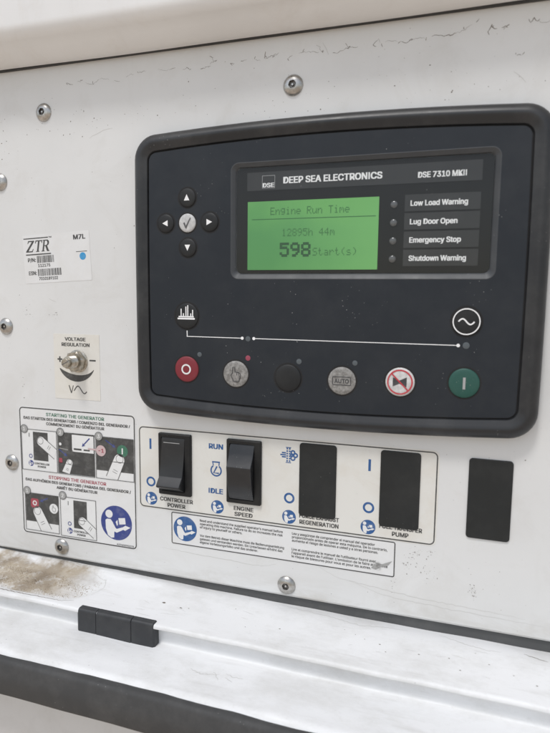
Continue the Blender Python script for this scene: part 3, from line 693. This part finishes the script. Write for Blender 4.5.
obj('logo_counter', MB().poly(logo([(2.0, 4.2), (3.4, 4.2), (4.1, 4.8), (4.2, 5.8), (3.6, 7.0), (2.0, 7.1)], -280.4), Y1-.03), 'sticker', idl)
letter('TM', -272.6, 40.0, .9, Y1, 'ink_dark', idl, 2.4, 'C', .02)
for t, tx, num, z, x1, nw in (('P/N:', -292.2, '112175', 24.2, -270.6, 10), ('ESN:', -292.2, '7010189102', 15.2, -265.4, 15.5)):
    letter(t, tx, z+.2, 2.5, Y1, 'ink_dark', idl, 6.4, 'L', .025)
    m = MB(); x = -284.6; rg = random.Random(int(z*10))
    while x < x1:
        wd = rg.choice((.3, .3, .55, .8)); m.rect(x, x+wd, z-.8, z+4.0, Y1); x += wd+rg.choice((.3, .35, .6))
    obj('barcode', m, 'ink_dark', idl); letter(num, -284.0, z-3.6, 2.0, Y1, 'ink_dark', idl, nw, 'L', .02)
obj('rule', MB().rect(-252.3, -243.6, 28.9, 29.3, Y1), 'ink_dark', idl)
obj('dot', MB().disc(-247.2, 25.9, 2.5, Y1, 24), 'ink_cyan', idl)

# ------------------------------------------------------------------ voltage label and adjuster
vl = obj('voltage_label', MB().loft([(rrect(-273.0, -235.9, -71.5, -25.9, .3, 2), .05), (rrect(-273.0, -235.9, -71.5, -25.9, .3, 2), -.2)]), 'cream', org=(-254.5, 0, -48.7))
tag(vl, 'cream voltage regulation label behind the metal adjuster', 'label')
letter('VOLTAGE', -255.2, -30.6, 2.3, -.25, 'ink_dark', vl, 16.6, 'C', .03); letter('REGULATION', -255.0, -34.4, 2.3, -.25, 'ink_dark', vl, 22.4, 'C', .03)
obj('symbol', MB().rect(-270.2, -266.2, -44.3, -43.2, -.25).rect(-268.75, -267.65, -45.8, -41.8, -.26), 'ink_dark', vl, label='plus sign')
obj('symbol', MB().rect(-244.0, -239.0, -44.3, -43.2, -.25), 'ink_dark', vl, label='minus sign')
cx, cz = -254.6, -44.6; n = 24
out_ = [(cx+15.2*math.cos(D2R(203+134*k/n)), cz-.2+14.2*math.sin(D2R(203+134*k/n))) for k in range(n+1)]
inn = [(o_[0]*.985+cx*.015, o_[1]+.25+4.6*math.sin(math.pi*(k/n))**.8*(1.25-.55*k/n)) for k, o_ in enumerate(out_)]
obj('symbol', MB().strip(out_, inn, -.25, False), 'ink_dark', vl, label='tapering black arc')
m = MB().ribbon([(-261.2, -61.8), (-259.4, -67.2)], .75, -.25).ribbon([(-259.4, -67.3), (-257.7, -61.8)], .6, -.255)
m.ribbon([(-257.2+10.4*k/22, -64.6+2.5*math.sin(2*math.pi*k/22-.4)) for k in range(23)], .75, -.26)
obj('symbol', m, 'ink_dark', vl, label='letter V with a sine wave')
ad = thing('voltage_adjuster', 'nickel plated threaded adjuster with hex nut and slotted shaft', 'adjuster', (-253.3, 0, -44.6))
hexa = lambda r, rot=0: [(-253.3+r*math.cos(D2R(60*k+rot)), -44.6+r*math.sin(D2R(60*k+rot))) for k in range(6)]
ax, az = -253.3, -44.6
obj('washer', MB().lathe(ax, az, [(7.9, -.1), (7.9, -.8), (7.6, -1.0)], 32), 'nickel', ad, smooth=40)
def hexring(r, y, rot=12, n=6): return ([(ax+r*math.cos(D2R(360/36*k+rot))/max(math.cos(D2R((10*k) % 60-30)), .0001)*math.cos(D2R(30)), az+r*math.sin(D2R(360/36*k+rot))/max(math.cos(D2R((10*k) % 60-30)), .0001)*math.cos(D2R(30))) for k in range(36)], y)
circ = lambda r, y: ([(ax+r*math.cos(D2R(10*k+12)), az+r*math.sin(D2R(10*k+12))) for k in range(36)], y)
obj('hex_nut', MB().loft([hexring(7.5, -.9), hexring(7.5, -4.6), circ(6.3, -5.4), circ(4.6, -5.4)]), 'nickel', ad, smooth=25)
pr = [(4.3, -5.2)]
for k in range(7): pr += [(4.35, -5.6-k*.8), (3.95, -6.0-k*.8)]
pr += [(4.3, -11.2), (4.0, -11.6), (3.2, -11.7)]
obj('threaded_bush', MB().lathe(ax, az, pr, 30), 'nickel', ad, smooth=20)
sh = obj('shaft', MB().lathe(ax, az, [(3.1, -11.5), (3.1, -13.9), (2.8, -14.3), (.1, -14.3)], 28), 'nickel', ad, smooth=30)
sa = D2R(28); m = MB(); ca, sn = math.cos(sa), math.sin(sa)
m.poly([(ax+u*ca-v*sn, az+u*sn+v*ca) for u, v in ((-2.75, -.42), (2.75, -.42), (2.75, .42), (-2.75, .42))], -14.33); obj('slot', m, 'socket', sh)

# ------------------------------------------------------------------ starting / stopping instruction decal
ix0, ix1, iz0, iz1 = -305.0, -209.4, -174.4, -79.9
ins = obj('instruction_decal', MB().loft([(rrect(ix0-.6, ix1+.6, iz0-.6, iz1+.6, 3, 5), .05), (rrect(ix0-.6, ix1+.6, iz0-.6, iz1+.6, 3, 5), -.15)]), 'sticker', org=(-257, 0, -127))
tag(ins, 'instruction decal with finger pictures for starting and stopping the generator', 'decal')
A, B_, C_, E_ = -.20, -.25, -.30, -.35
obj('border', MB().strip(rrect(ix0, ix1, iz0, iz1, 3, 5), inset_rr(ix0, ix1, iz0, iz1, 3, .85, 5), A), 'ink_dark', ins)
letter('STARTING THE GENERATOR', -257.5, -85.2, 2.3, A, 'ink_green', ins, 48, 'C', .02)
letter('DAS STARTEN DES GENERATORS / COMIENZO DEL GENERADOR /', -257.2, -88.6, 1.95, A, 'ink_dark', ins, 88, 'C', .03)
letter('COMMENCEMENT DU GÉNÉRATEUR', -257.6, -91.8, 1.95, A, 'ink_dark', ins, 48, 'C', .03)
letter('STOPPING THE GENERATOR', -257, -131.2, 2.3, A, 'ink_red', ins, 48, 'C', .02)
letter('DAS AUFHÖREN DES GENERATORS / PARADA DEL GENERADOR /', -257.4, -134.6, 1.95, A, 'ink_dark', ins, 88, 'C', .03)
letter('ARRÊT DU GÉNÉRATEUR', -257.4, -138.0, 1.95, A, 'ink_dark', ins, 34, 'C', .03)
letter('A2940090378', -218.6, -173.2, 1.2, A, 'ink_dark', ins, 13.5, 'C', .02)
reader(ins, -225.4, -157.2, 12.5, A, 'ink_navy')
def frame_box(x0, x1, z0, z1, dark=None):
    p = obj('picture', MB().rect(x0, x1, z0, z1, A), 'ink_white', ins)
    if dark: obj('picture_ground', MB().rect(x0+.3, x1-.3, dark, z1-.3, B_), 'ink_dark', p)
    obj('picture_frame', MB().ribbon([(x0, z0), (x1, z0), (x1, z1), (x0, z1)], .5, E_-.1, True), 'ink_dark', p)
    return p
def finger(p, tx, tz, bx, bz, r, rb, cut=None):
    """a finger drawn from fingertip (tx,tz) to base (bx,bz)"""
    a = math.atan2(tz-bz, tx-bx); q = [(tx+r*math.cos(a+D2R(t)), tz+r*math.sin(a+D2R(t))) for t in range(90, -91, -15)]
    nx, nz = -math.sin(a), math.cos(a); body = q + [(bx-nx*rb, bz-nz*rb), (bx+nx*rb, bz+nz*rb)]
    if cut: body = [(min(max(x, cut[0]), cut[1]), max(z, cut[2])) for x, z in body]
    obj('finger', MB().poly(body, C_), 'ink_white', p)
    m = MB().ribbon(body[-1:]+body[:-1], .42, E_)
    m.ribbon([(tx+.2*r*math.cos(a)*1.0+.66*r*math.cos(a+D2R(t)), tz+.2*r*math.sin(a)+.66*r*math.sin(a+D2R(t))) for t in range(0, 360, 20)], .3, E_, True)
    for d in (1.9, 2.3):
        mx, mz = tx+(bx-tx)*min(.9, d*r/math.hypot(bx-tx, bz-tz)), tz+(bz-tz)*min(.9, d*r/math.hypot(bx-tx, bz-tz))
        m.ribbon([(mx-nx*.45*r, mz-nz*.45*r), (mx+nx*.4*r, mz+nz*.4*r)], .28, E_)
    obj('finger_outline', m, 'ink_line', p)
def arrow(p, a, b, mat='ink_navy', wd=.8, y=E_):
    an = math.atan2(b[1]-a[1], b[0]-a[0]); h = 2.8; m = MB()
    T = lambda u, v: (b[0]+u*math.cos(an)-v*math.sin(an), b[1]+u*math.sin(an)+v*math.cos(an))
    m.ribbon([a, T(-h*.6, 0)], wd, y).poly([T(0, 0), T(-h, 1.5), T(-h*.7, 0), T(-h, -1.5)], y-.02); obj('arrow', m, mat, p)
def number(s, x, z, p=None):
    d = obj('number_badge', MB().disc(x, z, 3.1, E_-.14, 26), 'ink_grey', ins)
    obj('badge_edge', MB().ring(x, z, 2.75, 3.15, E_-.17, 26), 'ink_line', d); letter(s, x, z-1.3, 2.6, E_-.18, 'ink_white', d, None, 'C', .02)
def mini_switch(p, x0, x1, z0, z1, sx):
    obj('switch_picture', MB().rect(x0, x1, z0, z1, B_), 'ink_dark', p)
    obj('switch_rule', MB().rect(x0+.6, x1-.6, z0+6.2, z0+6.6, C_-.02), 'ink_black', p)
    zb = z0
    letter('I', sx, z1-4.0, 2.8, B_, 'ink_line', p, None, 'C', .02); obj('ring_mark', MB().ring(sx+.8, z0+2.8, 1.0, 1.6, B_, 20), 'ink_navy', p)
    reader(p, sx+.9, z0-2.5, 2.2, B_, 'ink_navy', None)
    letter('CONTROLLER', (x0+x1)/2+.5, z0-3.0, 1.35, B_, 'ink_dark', p, 13, 'C', .03); letter('POWER', (x0+x1)/2+.5, z0-5.2, 1.35, B_, 'ink_dark', p, 7, 'C', .03)
p = frame_box(-303.6, -273.2, -126.2, -96.0); mini_switch(p, -293.6, -280.8, -118.6, -97.6, -296.9); finger(p, -286.6, -104.2, -273.4, -112.6, 3.7, 4.3, (-400, -273.4, -200)); number('1', -301, -95.9)
p = frame_box(-272.3, -241.8, -126.2, -96.0, -125.9)
obj('diagonal', MB().ribbon([(-271.8, -97.5), (-242.4, -125.4)], .35, C_).ribbon([(-271.8, -118), (-242.4, -121)], .3, C_), 'ink_black', p)
obj('inset', MB().rect(-260.2, -242.4, -109.2, -97.0, C_), 'ink_white', p); arrow(p, (-245.6, -98.6), (-252.0, -105.0), 'ink_navy', .9, E_)
obj('inset_text', MB().rect(-258.8, -252.4, -107.9, -106.6, E_).rect(-250.6, -245.6, -107.9, -106.8, E_), 'ink_dark', p)
obj('red_mark', MB().poly(rrect(-271.6, -268.8, -118.4, -114.8, .6, 3), C_), 'ink_red', p); obj('white_mark', MB().disc(-270.2, -104.6, 1.1, C_, 16), 'ink_white', p)
arrow(p, (-271.3, -108.6), (-264.5, -113.0), 'ink_navy', .7, C_-.01); obj('glow_line', MB().ribbon([(-271, -107.6), (-263.5, -108.4)], .5, C_-.03), 'ink_grey', p)
finger(p, -262.6, -117.4, -266.0, -125.9, 2.7, 3.6, (-400, 0, -125.9)); number('2', -269.8, -96.0)
p = frame_box(-240.6, -210.6, -126.2, -96.4, -120.4)
obj('ledge_line', MB().rect(-240.2, -211, -113.6, -113.2, C_), 'ink_black', p)
obj('green_mark', MB().disc(-219.4, -105.2, 4.3, C_, 28), 'ink_green', p); obj('white_bar', MB().rect(-219.9, -218.9, -107.4, -103.2, E_-.02), 'ink_white', p)
arrow(p, (-232.6, -98.6), (-224.6, -103.2)); obj('callout', MB().disc(-236.4, -106.4, 3.9, E_-.14, 26).ribbon([(-247, -106.0), (-238, -106.2)], 1.2, E_-.13), 'ink_pink', p)
letter('-1', -236.2, -107.6, 2.6, E_-.17, 'ink_red', p, 4.0, 'C', .03)
finger(p, -222.0, -111.8, -228.0, -126.0, 4.3, 5.0, (-400, 0, -126.0)); number('3', -238, -96.3)
p = frame_box(-302.5, -273.3, -171.8, -143.6, -165.2)
obj('red_mark', MB().poly(rrect(-297.6, -290.6, -154.6, -147.6, 1.6, 4), C_), 'ink_red', p); obj('ring_mark', MB().ring(-294.1, -151.0, 1.1, 1.9, C_-.03, 22), 'ink_white', p)
arrow(p, (-282.6, -146.2), (-289.4, -149.4)); d = obj('hand_mark', MB().disc(-277.6, -153.4, 3.7, C_, 28), 'ink_white', p)
obj('hand_outline', MB().ribbon([(-277.6+x*.5, -153.4+z*.5) for x, z in hand], .3, E_, True), 'ink_line', p)
finger(p, -291.6, -157.6, -284.6, -171.6, 4.2, 5.2, (-400, 0, -171.6)); number('1', -300.4, -142.1)
p = frame_box(-271.6, -241.8, -172.4, -143.3); mini_switch(p, -260.6, -249.4, -165.6, -145.0, -265.0); finger(p, -253.2, -160.2, -242.0, -167.6, 3.7, 4.2, (-400, -242, -200)); number('2', -269.4, -142.3)

# ------------------------------------------------------------------ switch decal with its marks
dx0, dx1, dz0, dz1 = -206.2, -11.1, -142.3, -86.5
dec = obj('switch_decal', MB().loft([(rrect(dx0-.8, dx1+.8, dz0-.5, dz1+.8, 3.5, 5), .05), (rrect(dx0-.8, dx1+.8, dz0-.5, dz1+.8, 3.5, 5), -.15)]), 'yellowed', org=(-108, 0, -114))
tag(dec, 'yellowed decal with blue symbols surrounding the switches', 'decal')
obj('border', MB().strip(rrect(dx0, dx1, dz0, dz1, 3.2, 5), inset_rr(dx0, dx1, dz0, dz1, 3.2, .75, 5), A), 'ink_dark', dec)
for x in (-197.6, -50.2): obj('bar_mark', MB().rect(x-.75, x+.75, -101.6, -94.4, A), 'ink_blue', dec)
for x in (-197.6, -99.8, -50.1): obj('ring_mark', MB().ring(x, -124.2, 2.15, 3.45, A, 32), 'ink_blue', dec)
for x, z in ((-197.4, -135.9), (-148.7, -136.0), (-99.8, -136.4), (-50.1, -136.3)): reader(dec, x, z, 4.5, A)
letter('RUN', -149.7, -97.2, 3.2, A, 'ink_blue', dec, 9.6, 'C', .035); letter('IDLE', -149.8, -127.0, 3.2, A, 'ink_blue', dec, 9.8, 'C', .035)
m = MB().ring(-149.6, -111.6, 3.05, 4.05, A, 34, -235, 55).rect(-152.4, -146.9, -106.4, -105.5, A).ribbon([(-152.0, -106.0), (-151.5, -108.4)], .7, A-.01).ribbon([(-147.4, -106.0), (-147.6, -108.3)], .7, A-.01)
m.ribbon([(-149.0, -108.8), (-151.3, -113.3), (-147.6, -113.3)], 1.0, A-.02); obj('symbol', m, 'ink_blue', dec, label='blue engine speed symbol')
m = MB(); cx, cz = -100.2, -96.7
for r_ in range(6): m.rect(cx-1.8, cx-.8, cz-4.2+r_*1.55, cz-3.2+r_*1.55, A).rect(cx-.2, cx+.8, cz-4.2+r_*1.55, cz-3.2+r_*1.55, A)
for zz, L in ((1.3, 2.6), (0, 3.6), (-1.3, 2.6)): m.rect(cx-2.2-L, cx-2.1, cz+zz-.45, cz+zz+.45, A)
for ax_, az_, rr in ((2.4, 1.9, 1.5), (2.4, -1.7, 1.6), (4.1, .2, 1.5), (1.6, .1, 1.0)): m.ring(cx+ax_, cz+az_, rr-.8, rr+.1, A-.012*(1+ax_+az_*.3), 22)
m.rect(cx-2.2, cx+1.2, cz+4.6, cz+5.1, A).rect(cx-2.2, cx+1.2, cz-5.0, cz-4.5, A)
obj('symbol', m, 'ink_blue', dec, label='blue exhaust regeneration symbol')
for a, b, x, wa, wb in (('CONTROLLER', 'POWER', -178.5, 24.2, 13.0), ('ENGINE', 'SPEED', -130.4, 13.2, 12.2), ('FORCE EXHAUST', 'REGENERATION', -80.5, 25.0, 24.6), ('FUEL TRANSFER', 'PUMP', -30.9, 24.8, 9.4)):
    letter(a, x, -135.8 if x > -100 else -136.4, 2.55, A, 'ink_dark', dec, wa, 'C', .03); letter(b, x, -139.8 if x > -100 else -140.3, 2.55, A, 'ink_dark', dec, wb, 'C', .03)
# rocker switches
def rocker_switch(x0, x1, prof, label, marks):
    z0, z1 = -131.3, -89.4
    t = thing('rocker_switch', label, 'switch', ((x0+x1)/2, 0, -110.3), 'rocker switches on the switch decal')
    o = rrect(x0, x1, z0, z1, .9, 3); bx0, bx1, bz0, bz1 = x0+2.2, x1-4.4, z0+2.6, z1-2.6
    o2 = inset_rr(x0, x1, z0, z1, .9, .7, 3); i1 = rrect(bx0, bx1, bz0, bz1, .6, 3)
    obj('housing', MB().loft([(o, -.1), (o, -1.6), (o2, -2.3), (i1, -2.2), (i1, -.6)]), 'switch', t, smooth=30)
    sec = [(-.7, prof[0][1])] + [(y, z) for y, z in prof] + [(-.7, prof[-1][1])]
    m, idx, n = MB().sweep(sec, [bx0+.25, bx0+.55, bx1-.55, bx1-.25])
    for e in (0, 3):
        for k in range(n): v = m.v[idx[e]+k]; m.v[idx[e]+k] = (v[0], v[1]*.95+(-.7)*.05, v[2])
    m.f = [f[::-1] for f in m.f]
    m.f.append([idx[0]+k for k in range(n-1, -1, -1)][::-1]); m.f.append([idx[3]+k for k in range(n-1, -1, -1)])
    rk = obj('rocker', m, 'rocker', t, smooth=24)
    for (ma, mb_, zz, yy, mat) in marks: obj('mark', MB().rect(ma, mb_, zz-.22, zz+.22, yy), mat, rk)
    return t
P1 = [(-1.6, -92.3), (-2.0, -94), (-2.2, -98), (-2.8, -104), (-3.8, -110), (-5.0, -115.5), (-5.6, -117.8), (-9.6, -122.2), (-10.1, -123.0), (-10.2, -123.8), (-9.4, -124.4), (-5.0, -126.6), (-2.2, -128.4)]
P2 = [(-1.4, -92.3), (-2.4, -94.5), (-3.4, -97.5), (-4.4, -100.0), (-7.6, -104.8), (-8.2, -105.8), (-8.3, -106.8), (-8.0, -109), (-7.4, -113), (-6.4, -118), (-4.8, -123), (-3.0, -127), (-2.0, -128.4)]
rocker_switch(-190.8, -166.9, P1, 'black rocker switch above the controller power lettering, tipped out at its foot', [(-186.8, -175.0, -95.6, -2.14, 'print_dull')])
rocker_switch(-141.7, -118.2, P2, 'black rocker switch above the engine speed lettering, in its middle position', [])
# blanking plates
for x0, x1, zb, lab in ((-93.4, -70.2, -134.3, 'black blanking plate partly covering the force exhaust regeneration lettering'), (-43.7, -20.6, -134.4, 'black blanking plate partly covering the fuel transfer pump lettering'), (5.8, 29.1, -134.5, 'black blanking plate on bare white paint, without any lettering')):
    o = rrect(x0, x1, zb, -88.0, 2.0, 5)
    b = obj('blanking_plate', MB().loft([(o, .05), (o, -.75), (inset_rr(x0, x1, zb, -88.0, 2.0, .35, 5), -1.0)]), 'blank', org=((x0+x1)/2, 0, -111), smooth=30)
    tag(b, lab, 'plate', 'blanking plates beside the rocker switches')
# ------------------------------------------------------------------ manual notice
wx0, wx1, wz0, wz1 = -182.4, -33.4, -165.6, -143.4
wn = obj('notice_decal', MB().loft([(rrect(wx0-.4, wx1+.4, wz0-.4, wz1+.2, 1.4, 4), .05), (rrect(wx0-.4, wx1+.4, wz0-.4, wz1+.2, 1.4, 4), -.1)]), 'sticker', org=(-108, 0, -154.5))
tag(wn, 'long narrow notice of fine print about reading the manual', 'decal')
A2 = -.19
obj('border', MB().strip(rrect(wx0, wx1, wz0, wz1, 1.3, 4), inset_rr(wx0, wx1, wz0, wz1, 1.3, .65, 4), A2), 'ink_dark', wn)
reader(wn, -172.2, -154.2, 8.6, A2)
TX = [(-161.3, -147.6, ["Read and understand the supplied operator's manual before", 'operating this machine. Failure to do so increases the risk', 'of injury to yourself or others.'], (57.5, 57.5, 30)),
      (-161.3, -158.0, ['Vor dem Betrieb dieser Maschine muss die Bedienungsanleitung', 'gelesen und verstanden werden. Ein Unterlassen erhöht das', 'eigene Verletzungsrisiko und das anderer.'], (58.5, 57.5, 41)),
      (-97.6, -147.6, ['Lea y asegúrese de comprender el manual del operador', 'proporcionado antes de operar esta máquina. De lo contrario,', 'aumenta el riesgo de lesiones a usted y a otras personas.'], (52, 59.5, 54)),
      (-97.6, -158.0, ["Lire et comprendre le manuel de l'utilisateur fourni avec", "l'appareil avant de l'utiliser. L'omission de le faire augmente", 'le risque de blessures pour vous et pour les autres.'], (53, 60, 50))]
for x, z, lines, ws in TX:
    for k, (s, wd) in enumerate(zip(lines, ws)): letter(s, x, z-2.3*k, 1.5, A2, 'ink_dark', wn, wd, 'L', .016, fine=True)
m = MB().poly([(-47.5, -161.6), (-44.6, -158.6), (-45.6, -157.6), (-41, -158.4), (-35.0, -155.6), (-37.2, -158.6), (-42, -160.6), (-44.6, -162.4)], -.24)
obj('tear', m, 'ink_grey', wn, label='grey torn patch')
o = centred('smudge', MB().disc(-43.5, -160, 6.5, -.3, 20), 'smudge', wn, (-43.5, 0, -160)); o.scale = (.8, 1, .6)
